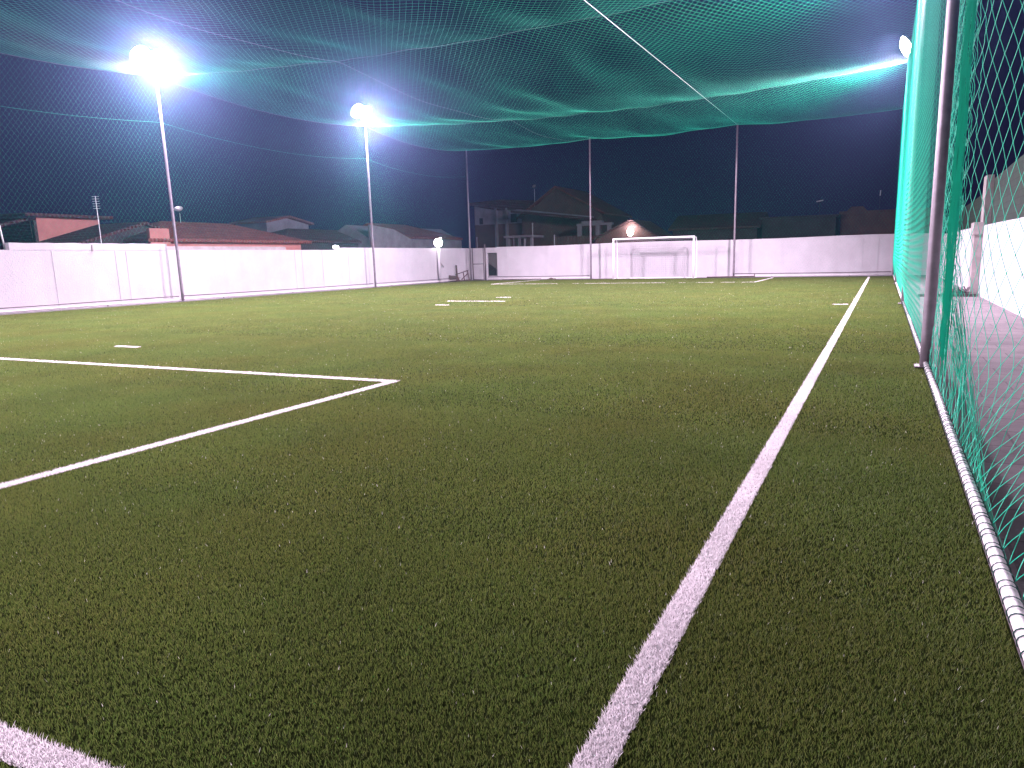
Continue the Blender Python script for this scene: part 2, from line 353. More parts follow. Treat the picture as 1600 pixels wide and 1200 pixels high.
def cable(pts, name='cable', rad=.003, parent=roof, m=None): return MB().tube(pts, rad, 5).build(name, m or M['cable'], parent, smooth=True)
for y in ROWS[1:]:
    cable([(x, y, float(roof_z(x, y))-.01) for x in np.linspace(XL, XR, 60)])
for x in cols_x:
    # column cables are pulled taut just under the mesh
    cable([(x, y, float(roof_z(x, y))-.012) for y in np.linspace(0, YF, 110)], rad=.003) if x != -8.1 else cable([(x, YF, 8.70), (x, 30, 8.60), (x, 10, 8.45), (x, -2, 8.4)], rad=.007, m=M['antenna'])
def top_z(x, y): return roof_z(x, y)
def wob(y, z): return .05*np.sin(y*.9+z*.5)+.03*np.sin(y*2.3-z*.8)
def f_left(u, v):
    y = u-2.5; t = v/8.6; z = .09+t*(top_z(XL+0*y, y)-.09); return np.column_stack([XL-.05-.35*np.sin(np.pi*np.clip(t, 0, 1))**.8*pillow(y, rows)*.6+.5*wob(y, z)*np.sin(np.pi*t), y, z])
ln = empty('side_net', (0, 0, 0), 'fine green net wall standing in front of the long white wall on the left', 'net', 'upright nets round the pitch')
net_obj('mesh', [strands(YF+2.5, 8.6, f_left, SIDE, HALF, .55, .0009, umin=10)], ln, M['twine'])
cable([tuple(f_left(np.array([u]), np.array([6.9]))[0]) for u in np.linspace(10, 48, 90)], 'seam_rope', .0025, ln, M['twine'])
def f_far(u, v):
    x = XL+u; t = v/8.6; z = .09+t*(roof_z(x, YF+0*x)-.09); return np.column_stack([x, YF+.05+.15*np.sin(np.pi*t)*pillow(x, cols_x), z])
fn = empty('side_net', (0, 0, 0), 'fine green net wall at the far end behind the goal', 'net', 'upright nets round the pitch')
net_obj('mesh', [strands(XR-XL, 8.6, f_far, SIDE, HALF, .8, .0009)], fn, M['twine'])
# right net: hangs on the outside of the poles, gathered beside the near pole, bellied out nearer the viewer
yk = np.array([-3, -1, 0, 2, 3.5, 4.6, 5.3, 6.0, 6.55, 7.5, 9.0, 9.85, 12, 15.5, 19, 21.6, 25, 28, 31, 34.5, 38, 42, 45.6])
bk = np.array([0, .30, .38, .50, .50, .40, .27, .08, -.03, -.025, -.0, .04, -.06, -.08, -.12, -.14, -.12, -.13, -.13, -.14, -.13, -.13, -.1])
def f_right(u, v):
    y = YF-u; t = np.clip(v/8.6, 0, 1); z = .06+t*(top_z(XR+0*y, y)-.06)
    b = np.clip(z/.9, 0, 1); b = b*b*(3-2*b)
    x = XR+.028+b*np.interp(y, yk, bk)
    g_ = np.clip((y-6.35)/.3, 0, 1)*np.clip((9.8-y)/.6, 0, 1)*b          # pleats of the gather
    x = x+g_*.014*np.sin(y*31+z*1.3)+.012*np.sin(y*7+z*1.7)*b*(y < 6.4)
    bot = np.exp(-z/.35)*(y < 9.8)
    x = x+bot*(.05*np.abs(np.sin(y*2.6))+.02*np.sin(y*11))*np.clip((z-.06)/.25, 0, 1)
    y2 = y+g_*.008*np.sin(y*17+z*2.1)+bot*.05*np.sin(y*5+1)*np.clip((z-.06)/.2, 0, 1)
    return np.column_stack([x, y2, z])
rn = empty('side_net', (0, 0, 0), 'green net wall close by on the right, gathered in a thick fold beside the pole', 'net', 'upright nets round the pitch')
near0 = YF-9.9
kn_u, kn_v = [], []                                        # knots of the nearest mesh
for m_i in range(-60, 900):
    for n_i in range(-60, 900):
        u_, v_ = (m_i+n_i)*SIDE*math.sin(HALF), (n_i-m_i)*SIDE*math.cos(HALF)
        if YF-6.4 < u_ < YF+1 and 0 < v_ < 8.5: kn_u.append(u_); kn_v.append(v_)
kp = f_right(np.array(kn_u), np.array(kn_v)); o6 = np.array([(1, 0, 0), (-1, 0, 0), (0, 1, 0), (0, -1, 0), (0, 0, 1.3), (0, 0, -1.3)])*.0055
kf = np.array([(0, 2, 4, 4), (2, 1, 4, 4), (1, 3, 4, 4), (3, 0, 4, 4), (2, 0, 5, 5), (1, 2, 5, 5), (3, 1, 5, 5), (0, 3, 5, 5)])
kv = (kp[:, None, :]+o6[None]).reshape(-1, 3)
kt = np.array([f[:3] for f in kf]); mesh_np('knots', kv, (np.arange(len(kp))[:, None, None]*6+kt[None]).reshape(-1, 3), M['twine'], rn)['kind'] = 'stuff'
net_obj('mesh', [strands(YF+2.5, 8.6, f_right, SIDE, HALF, .045, .0023, umin=near0), strands(near0, 8.6, f_right, SIDE, HALF, .30, .0019)], rn, M['twine'])
# bundled surplus net hanging from the cable in the fold, plain cords side by side
mb = MB()
for k in range(46):
    ph = rng.uniform(0, 6.28); yy = rng.uniform(6.5, 7.5); xo = .462+rng.uniform(0, .04)+(yy-6.5)*.03
    zt = float(roof_z(XR, yy))-.1; zs = np.linspace(.35+rng.uniform(0, .5), zt, 34)
    mb.tube([(xo+.007*math.sin(z*2.3+ph)+.004*math.sin(z*7.7+2*ph)-.0*z, yy+.05*math.sin(z*1.7+ph), z) for z in zs], .0035, 3, cap=False)
mb.build('net_fold', M['twine'], rn)
mb = MB()          # loose skirt from the fold down to the pipe
for k in range(30):
    yb = rng.uniform(3.6, 7.6); yt = rng.uniform(6.3, 7.3); zt = rng.uniform(.5, 1.3); ph = rng.uniform(0, 6.28)
    pts_ = []
    for t in np.linspace(0, 1, 14):
        pts_.append((XR+.035+.02*t+.05*math.sin(math.pi*t)*rng.uniform(.8, 1.1)-(.055*t*t), yb+(yt-yb)*t**.65, .05+zt*t**1.6+.01*math.sin(9*t+ph)))
    mb.tube(pts_, .0026, 3, cap=False)
mb.build('net_skirt', M['twine'], rn)
# ------------------------------------------------------------------ poles
def pole(x, y, top, label, rad=.058, name='net_pole', lean=(0, 0)):
    p = empty(name, (x, y, 0), label, 'pole', 'steel poles that carry the nets')
    zs = [0, .4, 2, 4, 6, top]; MB().tube([(x+lean[0]*z/top, y+lean[1]*z/top, z) for z in zs], [rad, rad, rad, rad*.95, rad*.9, rad*.85], 14).build('shaft', M['steel'], p, smooth=True)
    MB().box(x-.12, x+.12, y-.12, y+.12, .012, .032).build('base_plate', M['darksteel'], p, bevel=.004)
    MB().tube([(x+lean[0], y+lean[1], top), (x+lean[0], y+lean[1], top+.03)], rad*1.05, 12).build('cap', M['steel'], p, smooth=True)
    return p
def floodlights(p, x, y, z, sx, label, power=1.0):
    """two floodlight heads on a short crossbar on top of a pole, aimed over the pitch (sx = +1 towards +x)"""
    fx = empty('floodlight', (x, y, z-.35), label, 'floodlight', 'floodlights on top of the poles')
    MB().tube([(x, y, z-.35), (x, y, z-.1)], .03, 8).build('stem', M['casing'], fx, smooth=True)
    MB().bar((x, y-.62, z-.1), (x, y+.62, z-.1), .05, .05).build('crossbar', M['casing'], fx)
    for s in (-1, 1):
        c = Vector((x+sx*.06, y+s*.34, z+.16)); ax = Vector((sx*.80, -.12*1, -.60)).normalized(); ry = Vector((0, 1, 0)); ry = (ry-ax*ry.dot(ax)).normalized(); up = ax.cross(ry)
        pass
        m_ = MB(); m_.tube([c-ax*.26, c-ax*.22, c-ax*.08, c], [.12, .20, .36, .395], 20)
        hd = m_.build('lamp_head', M['casing'], fx, smooth=True)
        l_ = MB(); l_.tube([c+ax*.004, c+ax*.06, c+ax*.12, c+ax*.16, c+ax*.18], [.38, .36, .29, .17, .03], 20)
        l_.build('lens', M['lens'], hd, smooth=True)
        MB().bar((x, c.y, z-.1), (c.x-sx*.04, c.y, z+.16), .03, .03).build('bracket', M['casing'], fx)
    L = bpy.data.lights.new('floodlight_beam', 'SPOT'); L.spot_size = R(168); L.spot_blend = 1; L.energy = LAMP_W*power; L.color = LAMP_COL; L.shadow_soft_size = .85
    lo = bpy.data.objects.new('floodlight_beam', L); S.collection.objects.link(lo); lo.parent = fx; lo.location = (sx*.46, -.05, .28); lo.rotation_euler = Vector((sx*.70, -.14, -.70)).to_track_quat('-Z', 'Y').to_euler()
    return fx
# left row
pL = [pole(-26.0, 8.9, HP, 'steel pole left of the view beside the stepped wall end'),
      pole(-25.95, 21.5, HP, 'grey steel pole carrying the nearest floodlight, leftmost pole in view', lean=(-.15, .05)),
      pole(-26.0, 34.4, HP, 'grey steel pole carrying the second floodlight from the left'),
      pole(-26.15, 45.5, HP, 'bare grey steel corner pole beside the small gate at the far left'),
      pole(-17.2, 45.5, HP+.02, 'bare grey steel pole at the far end just left of the goal'),
      pole(-8.1, 45.5, HP, 'bare grey steel pole at the far end right of the goal'),
      pole(XR, 45.5, HP, 'far right corner pole hidden in the green net'),
      pole(XR, 34.5, HP, 'steel pole under the floodlight seen through the right net'),
      pole(XR, 21.6, HP, 'steel pole second from the viewer in the right net'),
      pole(XR, 9.89, HP, 'thick dark pole nearest the viewer on the right', rad=.068)]
floodlights(None, -26.22, 21.35, 9.18, 1, 'glaring floodlight pair on the leftmost pole')
floodlights(None, -26.15, 34.25, 9.24, 1, 'glaring floodlight pair on the second pole from the left')
floodlights(None, -26.0, 8.9, 9.10, 1, 'floodlight pair on the left row outside the view', .75)
floodlights(None, -26.0, -3.3, 9.10, 1, 'floodlight pair on the left row behind the viewer', 1.0)
floodlights(None, XR-.1, 34.5, 9.10, -1, 'glaring floodlight pair high up behind the right net')
floodlights(None, XR, 21.6, 9.10, -1, 'floodlight pair on the right row above the view')
# ------------------------------------------------------------------ bottom pipes with lacing
def bpipe(a, b, label, brackets, lace=None, z=.10, r=.028, mt='pipe'):
    p = empty('net_rail', (*a, 0), label, 'pipe', 'pipes along the foot of the nets')
    a3, b3 = Vector((*a, z)), Vector((*b, z)); n = max(2, int((b3-a3).length/2))
    MB().tube([a3.lerp(b3, i/n)+Vector((0, 0, .006*math.sin(i*1.9))) for i in range(n+1)], r, 12).build('pipe', M[mt], p, smooth=True)
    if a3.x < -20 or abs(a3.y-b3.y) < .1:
        off = Vector((0, 0, .13)) ; MB().tube([a3+off, a3.lerp(b3, .5)+off-Vector((0, 0, .015)), b3+off], .022, 8).build('shadow_line', M['darksteel'], p, smooth=True)  # dark tube added to stand for the shadow line above the pipe
    for i in range(brackets):
        c = a3.lerp(b3, (i+.5)/brackets); MB().tube([c+Vector((0, 0, r*.4)), Vector((c.x, c.y, .0))], r*.8, 8).build('support', M['darksteel'] if mt == 'pipe2' else M['steel'], p, smooth=True)
    if lace:
        y0, y1, pitch = lace; m_ = MB(); pts_ = []; N = int((y1-y0)/pitch); K = 12
        for i in range(N*K+1):
            w = 2*math.pi*i/K; yy = y0+(y1-y0)*i/(N*K)+.018*math.sin(i*.21)
            pts_.append((a3.x+(r+.004)*math.cos(w), yy, z+(r+.004)*math.sin(w)))
        m_.tube(pts_, .0030, 4, cap=False); m_.build('lacing', M['lacing'], p)
    return p
bpipe((XR, 45.4), (XR, 9.95), 'white pipe along the foot of the right net beyond the near pole', 6, lace=(9.95, 22, .10), z=.055)
bpipe((XR, 9.83), (XR, -1), 'white pipe with green lacing along the foot of the near right net', 3, lace=(.8, 9.8, .085), z=.055, r=.030)
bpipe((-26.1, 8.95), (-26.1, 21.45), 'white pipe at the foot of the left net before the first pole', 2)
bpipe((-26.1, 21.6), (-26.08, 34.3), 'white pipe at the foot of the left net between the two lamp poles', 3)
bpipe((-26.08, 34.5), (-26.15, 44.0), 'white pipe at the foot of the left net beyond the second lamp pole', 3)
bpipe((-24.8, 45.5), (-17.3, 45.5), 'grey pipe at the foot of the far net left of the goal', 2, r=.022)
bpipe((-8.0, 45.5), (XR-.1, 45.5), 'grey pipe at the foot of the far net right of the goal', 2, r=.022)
# ------------------------------------------------------------------ walls
def jag(y0, y1, z, n, amp):
    return [(y0+(y1-y0)*i/n, z+rng.uniform(-amp, amp)) for i in range(n+1)]
w = empty('boundary_wall', (-26.6, 20, 0), 'long white stepped wall along the left side of the pitch', 'wall', 'white walls round the pitch')
MB().prism([(-3, -.02)]+[(46.05, -.02)]+jag(46.05, 32, 2.22, 10, .004)+jag(32, 21.4, 2.10, 10, .004)+[(-3, 2.10)], 'x', -26.78, -26.6).build('lower_wall', M['white'], w)
# raised stretch sits on top of the lower wall
MB().prism([(15.45, 2.101), (21.55, 2.101)]+jag(21.55, 15.45, 2.335, 24, .012), 'x', -26.79, -26.595).build('raised_course', M['white'], w)
MB().prism([(21.35, 2.10), (28.6, 2.10), (28.6, 2.26), (21.35, 2.26)], 'x', -27.15, -26.93).build('ledge', M['pilaster'], w)
MB().bar((-26.585, 18.35, 2.05), (-26.585, 18.35, 2.28), .03, .05).build('bracket', M['pilaster'], w)
for y in (16.9, 19.3, 19.75, 28.9, 29.4, 30.9, 33.0):
    MB().box(-26.600, -26.588, y-.07, y+.07, .012, 2.07).build('pilaster', M['white'], w)
w = empty('boundary_wall', (-12, 46, 0), 'white wall across the far end of the pitch behind the goal', 'wall', 'white walls round the pitch')
dx0, dx1, dz0, dz1 = -25.12, -24.34, .28, 1.86
m_ = MB(); WY0, WY1 = 46.05, 46.23
m_.prism([(-26.6, -.02), (dx0, -.02), (dx0, 2.21), (-26.6, 2.20)], 'y', WY0, WY1)
m_.prism([(dx0, -.02), (dx1, -.02), (dx1, dz0), (dx0, dz0)], 'y', WY0, WY1)
m_.prism([(dx0, dz1), (dx1, dz1), (dx1, 2.21), (dx0, 2.21)], 'y', WY0, WY1)
m_.prism([(dx1, -.02), (2.7, -.02)]+[(2.7-(2.7-dx1)*i/16, 2.27+.03*math.sin(i*.8)-.02+rng.uniform(-.006, .006)) for i in range(17)], 'y', WY0, WY1)
m_.build('panel', M['white'], w)
for x in (-23.6, -18.0, -12.5, -9.6, -1.2, -.4): MB().box(x-.11, x+.11, WY0-.015, WY0, .012, 2.15).build('pilaster', M['white'], w)
dr = MB(); dr.box(dx0+.05, dx1-.02, WY1-.05, WY1-.02, dz0+.02, dz1-.02); dr.build('hatch', M['darksteel'], w)
MB().prism([(dx0+.06, dz0+.03), (dx1-.06, dz0+.03), (dx1-.06, dz0+.42), (dx0+.06, dz0+.86)], 'y', WY1-.10, WY1-.06).build('shutter_leaf', M['black'], w)
MB().box(dx1-.05, dx1+.0, WY0-.05, WY0-.001, dz0, dz0+.75).build('hatch_frame', M['darksteel'], w)
w = empty('boundary_wall', (2.6, 20, 0), 'white wall beyond the walkway on the right with one grey pilaster', 'wall', 'white walls round the pitch')
MB().prism([(-6, -.02), (46.0, -.02)]+[(46.0-52*i/20, 2.12-.16*i/20*1.3+rng.uniform(-.01, .01)) for i in range(21)], 'x', 2.6, 2.78).build('panel', M['white'], w)
MB().box(2.38, 2.598, 25.5, 26.15, .01, 2.06).build('pilaster', M['pilaster'], w, bevel=.01)
MB().box(2.34, 2.598, 25.45, 26.2, 1.78, 2.14).build('pilaster_head', M['pilaster'], w, bevel=.01)
# ------------------------------------------------------------------ goal
gx0, gx1, gy, gz, gd = -15.33, -10.30, 44.55, 2.46, .75
G = empty('goal', (-12.8, gy, 0), 'white football goal with pale net standing before the far wall', 'goal')
pr = .055
for x in (gx0, gx1): MB().tube([(x, gy, 0), (x, gy, gz)], pr, 14).build('goalpost', M['goalwhite'], G, smooth=True)
MB().tube([(gx0-.05, gy, gz), (gx1+.05, gy, gz)], pr, 14).build('crossbar', M['goalwhite'], G, smooth=True)
for x in (gx0, gx1):
    MB().tube([(x, gy, gz-.02), (x, gy+gd*.75, gz-.02), (x, gy+gd, gz-.3), (x, gy+gd, .04), (x, gy, .04)], .026, 8).build('side_frame', M['goalwhite'], G, smooth=True)
MB().tube([(gx0, gy+gd, .04), (gx1, gy+gd, .04)], .03, 8).build('ground_bar', M['goalwhite'], G, smooth=True)
m_ = MB()
def goal_p(x, t):  # t runs down the back of the goal
    if t < gd: return (x, gy+t, gz-.05-.06*math.sin(t*4))
    return (x, gy+gd-.04+.05*math.sin((t-gd)*1.2), gz-.05-(t-gd))
for i in range(43):
    x = gx0+(gx1-gx0)*i/42; m_.tube([goal_p(x, t) for t in np.linspace(0, gd+gz-.12, 16)], .004, 3, cap=False)
for t in np.arange(.1, gd+gz-.12, .12): m_.tube([goal_p(gx0+(gx1-gx0)*i/12, t) for i in range(13)], .004, 3, cap=False)
for x in (gx0, gx1):
    for yy in np.arange(.1, gd, .12): m_.tube([(x, gy+yy, .05), (x, gy+yy, gz-.1)], .004, 3, cap=False)
    for zz in np.arange(.15, gz-.1, .12): m_.tube([(x, gy, zz), (x, gy+gd, zz)], .004, 3, cap=False)
m_.build('goal_net', M['twine_pale'], G)
# ------------------------------------------------------------------ gate, broken bench, debris
g = empty('gate', (-25.4, 45.4, 0), 'small grey steel frame gate beside the far left corner pole', 'gate')
MB().tube([(-25.92, 45.4, .05), (-25.92, 45.4, 2.2), (-25.06, 45.4, 2.2), (-25.06, 45.4, .05), (-25.92, 45.4, .05)], .036, 8).build('frame', M['darksteel'], g, smooth=True)
MB().tube([(-25.92, 45.4, 1.12), (-25.06, 45.4, 1.12)], .030, 8).build('middle_bar', M['darksteel'], g, smooth=True)
MB().tube([(-24.93, 45.4, 0), (-24.93, 45.4, 2.45)], .055, 10).build('gate_post', M['darksteel'], g, smooth=True)
b = empty('broken_bench', (-26.2, 44.0, 0), 'broken wooden bench frame heaped against the wall near the corner gate', 'bench')
m_ = MB()
for k in range(7): m_.bar((-26.52+.06*k, 43.2+.07*k, .42-.012*k), (-26.36+.07*k, 43.15+.07*k, .03), .06, .07)
m_.build('slats', M['wood'], b)
MB().bar((-26.35, 43.95, .05), (-26.0-.42, 44.0, 1.08), .13, .035, up=(0, 1, 0)).build('backboard', M['wood'], b)
MB().bar((-26.5, 44.0, .45), (-25.45, 43.9, .72), .07, .05).build('rail', M['wood'], b)
for a_, c_ in (((-25.5, 43.9, .72), (-25.35, 43.85, .03)), ((-25.85, 43.92, .62), (-25.75, 43.9, .03))): MB().bar(a_, c_, .06, .05).build('leg', M['wood'], b)
MB().bar((-26.0, 43.95, .12), (-25.5, 43.9, .5), .05, .05).build('brace', M['wood'], b)
MB().bar((-26.4, 44.0, .06), (-25.3, 43.9, .10), .06, .05).build('stretcher', M['wood'], b)
p = empty('fallen_pole', (-8, 45.2, 0), 'rusty pipe lying on the ground by the pole right of the goal', 'pipe')
MB().tube([(-9.6, 45.1, .05), (-6.8, 44.9, .09)], .035, 8).build('pipe', M['wood'], p, smooth=True)
MB().bar((-6.8, 44.9, .03), (-6.78, 44.88, .22), .05, .05).build('end_stub', M['wood'], p)
m_ = MB().sphere((-19.9, 45.2, .03), .18, sz=.55).sphere((-19.7, 45.25, .02), .14, sz=.5).sphere((-20.15, 45.25, .01), .12, sz=.4)
tag(m_.build('dirt_heap', M['soil'], smooth=True), 'small heap of earth at the foot of the far net left of the goal', 'dirt heap')
tag(MB().bar((-23.5, 45.1, .04), (-20.6, 45.15, .1), .05, .03).build('loose_plank', M['wood']), 'thin loose plank lying along the foot of the far net near the hatch', 'plank')
m_ = MB()
for k in range(70):
    c = Vector((2.05+rng.uniform(-.32, .32), 25.35+rng.uniform(-.3, .25), .04+rng.uniform(0, .16))); d = Vector((rng.uniform(-1, 1), rng.uniform(-1, 1), rng.uniform(-.2, .8))).normalized()*rng.uniform(.05, .17)
    m_.bar(c-d, c+d, .03, .02)
tag(m_.build('scrap_pile', M['darksteel']), 'dark heap of tangled scrap at the foot of the grey pilaster', 'scrap pile')
# ------------------------------------------------------------------ lamps on the walls
def wall_lamp(x, y, z, r, name, label, mt, energy, post=False, sz=1):
    o = empty(name, (x, y, z), label, 'lamp')
    MB().sphere((x, y, z), r, sz=sz).build('globe', M[mt], o, smooth=True)
    if post:
        MB().tube([(x, y, .012), (x, y, z-r)], .09, 12).build('post', M['white'], o, smooth=True)
        MB().bar((x, y+.03, 1.35), (x, y+.55, 1.0), .05, .08).build('arm', M['pilaster'], o)
    else: MB().tube([(x, y, z-r*sz-.06), (x, y, z-r*sz*.8)], .05, 8).build('holder', M['casing'], o, smooth=True)
    L = bpy.data.lights.new('bulb_light', 'POINT'); L.energy = energy; L.color = (1, .88, .92); L.shadow_soft_size = r
    lo = bpy.data.objects.new('bulb_light', L); S.collection.objects.link(lo); lo.parent = o; lo.location = (0, 0, r+.06)
wall_lamp(-26.45, 41.9, 2.56, .27, 'globe_lamp', 'round white globe lamp on a pale post by the left wall', 'bulb', 60, post=True)
wall_lamp(-26.72, 32.1, 2.26, .16, 'bulkhead_lamp', 'low flat lamp glowing on top of the left wall', 'bulb', 30, sz=.5)
wall_lamp(-17.45, 54.6, 3.22, .24, 'house_lamp', 'bright lamp under the small gable above the goal', 'smallbulb', 260, sz=1.4)
wall_lamp(-26.9, 42.9, 2.86, .07, 'string_lamp', 'tiny lamp beside the globe lamp on the left', 'smallbulb', 8)
lp = empty('mast', (-26.95, 15.45, 0), 'thin white leaning mast at the far left edge above the wall step', 'mast')
MB().tube([(-26.85, 15.5, 1.6), (-26.95, 15.45, 2.9), (-27.1, 15.3, 4.1)], .03, 8).build('rod', M['antenna'], lp, smooth=True)
MB().sphere((-27.02, 15.45, 3.55), .07).build('insulator', M['goalwhite'], lp, smooth=True)
def antenna(x, y, z0, z1, label, dish=False):
    o = empty('antenna', (x, y, z0), label, 'antenna', 'roof aerials of the houses')
    MB().tube([(x, y, z0), (x, y, z1)], .011, 6).build('mast', M['antenna'], o)
    if dish:
        n = 16; V = [(x+.08, y-.05, z1+.12)]
        for j in (1, 2, 3):
            for k in range(n):
                a = 2*math.pi*k/n; V.append((x+.06*j*math.cos(a)*.6+.08-.01*j*j, y+.10*j*math.sin(a)*.9-.05, z1+.12+.05*j*math.cos(a)*.8+.01*j*j))
        Fs = [(0, 1+k, 1+(k+1) % n) for k in range(n)]+[(1+j*n+k, 1+j*n+(k+1) % n, 1+(j+1)*n+(k+1) % n, 1+(j+1)*n+k) for j in (0, 1) for k in range(n)]
        d_ = MB().add(V, Fs).build('dish', M['antenna'], o); s_ = d_.modifiers.new('s', 'SOLIDIFY'); s_.thickness = .02
    else:
        m_ = MB()
        for k in range(6): m_.bar((x-.12, y-.06, z1-.02-.09*k), (x+.12, y+.06, z1-.02-.09*k), .010, .010)
        m_.build('aerial', M['antenna'], o)
    return o
# ------------------------------------------------------------------ houses
def roof_gable(x0, x1, y0, y1, ze, zr, axis, over, mt, parent, th=.14, ridge=None):
    m_ = MB()
    if axis == 'y':
        c = (x0+x1)/2 if ridge is None else ridge
        m_.prism([(x0-over, ze-.08), (c, zr), (x1+over, ze-.08), (x1+over, ze-.08+th), (c, zr+th), (x0-over, ze-.08+th)], 'y', y0-over, y1+over)
    else:
        c = (y0+y1)/2 if ridge is None else ridge
        m_.prism([(y0-over, ze-.08), (c, zr), (y1+over, ze-.08), (y1+over, ze-.08+th), (c, zr+th), (y0-over, ze-.08+th)], 'x', x0-over, x1+over)
    return m_.build('roof', mt, parent)
def gable_walls(x0, x1, y0, y1, ze, zr, axis, mt, parent, ridge=None):
    m_ = MB()
    if axis == 'y': c = (x0+x1)/2 if ridge is None else ridge; m_.prism([(x0, -.02), (x1, -.02), (x1, ze), (c, zr-.02), (x0, ze)], 'y', y0, y1)
    else: c = (y0+y1)/2 if ridge is None else ridge; m_.prism([(y0, -.02), (y1, -.02), (y1, ze), (c, zr-.02), (y0, ze)], 'x', x0, x1)
    return m_.build('wall', mt, parent)
def hip_roof(x0, x1, y0, y1, ze, zr, over, ya, yb, mt, parent, th=.14):
    xa, xb, yc, yd = x0-over, x1+over, y0-over, y1+over; c = (x0+x1)/2
    V = [(xa, yc, ze), (xb, yc, ze), (xb, yd, ze), (xa, yd, ze), (xa, yc, ze+th), (xb, yc, ze+th), (xb, yd, ze+th), (xa, yd, ze+th), (c, ya, zr), (c, yb, zr)]
    return MB().add(V, [(0, 3, 2, 1), (0, 1, 5, 4), (1, 2, 6, 5), (2, 3, 7, 6), (3, 0, 4, 7), (4, 5, 8), (5, 6, 9, 8), (6, 7, 9), (7, 4, 8, 9)]).build('roof', mt, parent)
HG = 'houses behind the walls'
# salmon house, upper storey between two roofs
h = empty('house', (-38, 24, 0), 'salmon house with dark flat roof at the far left behind the wall', 'house', HG)
MB().box(-40, -36, 22.3, 25.4, -.02, 3.86).build('wall', M['salmon'], h)
MB().box(-40.5, -35.6, 21.6, 25.9, 3.862, 4.0).build('roof', M['tiledark'], h)
roof_gable(-41, -36.4, 17.5, 22.28, 2.5, 3.72, 'x', .0, M['tiledark'], h, ridge=22.2)
MB().box(-36.2, -35.99, 22.15, 22.29, -.02, 3.7).build('corner', M['dimwall'], h)
h = empty('house', (-33, 24, 0), 'low house with dark tiled roof in front of the salmon upper wall', 'house', HG)
gable_walls(-35.6, -32.6, 21.6, 28.0, 2.4, 3.5, 'x', M['dimwall'], h, ridge=25.2)
roof_gable(-35.6, -32.6, 21.6, 28.0, 2.4, 3.45, 'x', .3, M['tiledark'], h, ridge=25.2)
h = empty('house', (-33, 29, 0), 'salmon house under a broad reddish hipped tile roof behind the left wall', 'house', HG)
MB().box(-35.6, -31.2, 25.3, 34.4, -.02, 2.57).build('wall', M['salmon'], h)
hip_roof(-35.6, -31.2, 24.4, 34.6, 2.58, 3.72, .35, 26.9, 31.2, M['tile'], h)
MB().box(-31.1, -30.9, 24.2, 25.25, -.02, 3.2).build('wing_wall', M['salmon'], h)
antenna(-33.2, 27.9, 3.6, 4.15, 'small aerial on the broad reddish roof', dish=True)
antenna(-28.1, 19.8, -.02, 4.2, 'thin upright aerial beside the salmon wall')
h = empty('house', (-41, 43, 0), 'pale box like upper storey behind the broad reddish roof', 'house', HG)
gable_walls(-43, -40, 40.8, 45.1, 4.35, 4.75, 'x', M['lilac'], h, ridge=42.9)
roof_gable(-43, -40, 40.8, 45.1, 4.40, 4.78, 'x', .3, M['tile'], h, ridge=42.9)
h = empty('house', (-36, 40, 0), 'low dark tiled house between the reddish roof and the second lamp pole', 'house', HG)
MB().box(-38, -34, 36, 45, -.02, 2.75).build('wall', M['dimwall'], h)
hip_roof(-38, -34, 36, 46, 2.76, 3.75, .3, 38.6, 44.5, M['tiledark'], h)
h = empty('house', (-34, 49, 0), 'pale plastered house with red tiled roof right of the second lamp pole', 'house', HG)
gable_walls(-37, -33, 43.3, 56, 3.05, 4.1, 'y', M['lilac'], h)
MB().prism([(43.2, -.02), (48.4, -.02), (48.4, 3.0), (46.0, 3.75), (43.2, 4.0)], 'x', -32.98, -32.8).build('side_wall', M['lilac'], h)
hip_roof(-37, -33.2, 45.8, 55.8, 3.12, 4.3, .28, 45.9, 50.8, M['tile'], h)
# far end
h = empty('house', (-32, 64, 0), 'tall two storey house with pale upper wall beyond the far left corner', 'house', HG)
MB().box(-35.0, -29.8, 62, 68, -.02, 4.6).build('lower_wall', M['brown'], h)
MB().prism([(-35.0, 4.602), (-29.8, 4.602), (-29.8, 5.75), (-32.6, 5.8), (-35.0, 6.35)], 'y', 62, 68).build('upper_wall', M['lilac'], h)
MB().prism([(-35.3, 6.4), (-32.6, 5.82), (-28.8, 5.84), (-28.8, 6.5), (-32.0, 6.75), (-35.3, 6.62)], 'y', 61.7, 68.4).build('roof', M['tiledark'], h)
for x, z0, z1, ww in ((-34.3, 4.65, 5.2, .35), (-30.9, 4.7, 5.45, .6)):
    f_ = MB().box(x-ww/2, x+ww/2, 61.96, 61.998, z0, z1).build('window', M['black'], h); MB().box(x-ww/2-.05, x+ww/2+.05, 61.93, 61.958, z0-.08, z0-.002).build('sill', M['lilac'], f_)
for x in (-31.5, -32.6): MB().box(x-.09, x+.09, 61.6, 61.9, -.02, 6.0).build('drainpipe', M['lilac'], h)
h = empty('house', (-26, 64, 0), 'dim brown gabled house behind the pole left of the goal', 'house', HG)
gable_walls(-29.6, -22.0, 61, 68, 5.0, 7.4, 'y', M['brown'], h, ridge=-26.2)
roof_gable(-29.6, -22.0, 61, 68, 5.0, 7.4, 'y', .35, M['tile'], h, ridge=-26.2)
MB().bar((-29.9, 60.55, 5.7), (-22.6, 60.55, 4.75), .10, .12).build('lean_to_edge', M['lilac'], h)
MB().prism([(-29.6, 5.55), (-22.3, 4.6), (-22.3, 4.4), (-29.6, 5.35)], 'y', 58.8, 60.5).build('lean_to_roof', M['tiledark'], h)
antenna(-28.3, 61, 5.9, 7.45, 'tall aerial with pale dish on the brown gabled house', dish=True)
h = empty('pergola', (-22, 58, 0), 'pale square columned frame rising behind the pole left of the goal', 'pergola')
for x in (-22.9, -21.3, -20.3): MB().box(x-.16, x+.16, 57.9, 58.2, -.02, 3.95).build('column', M['lilac'], h)
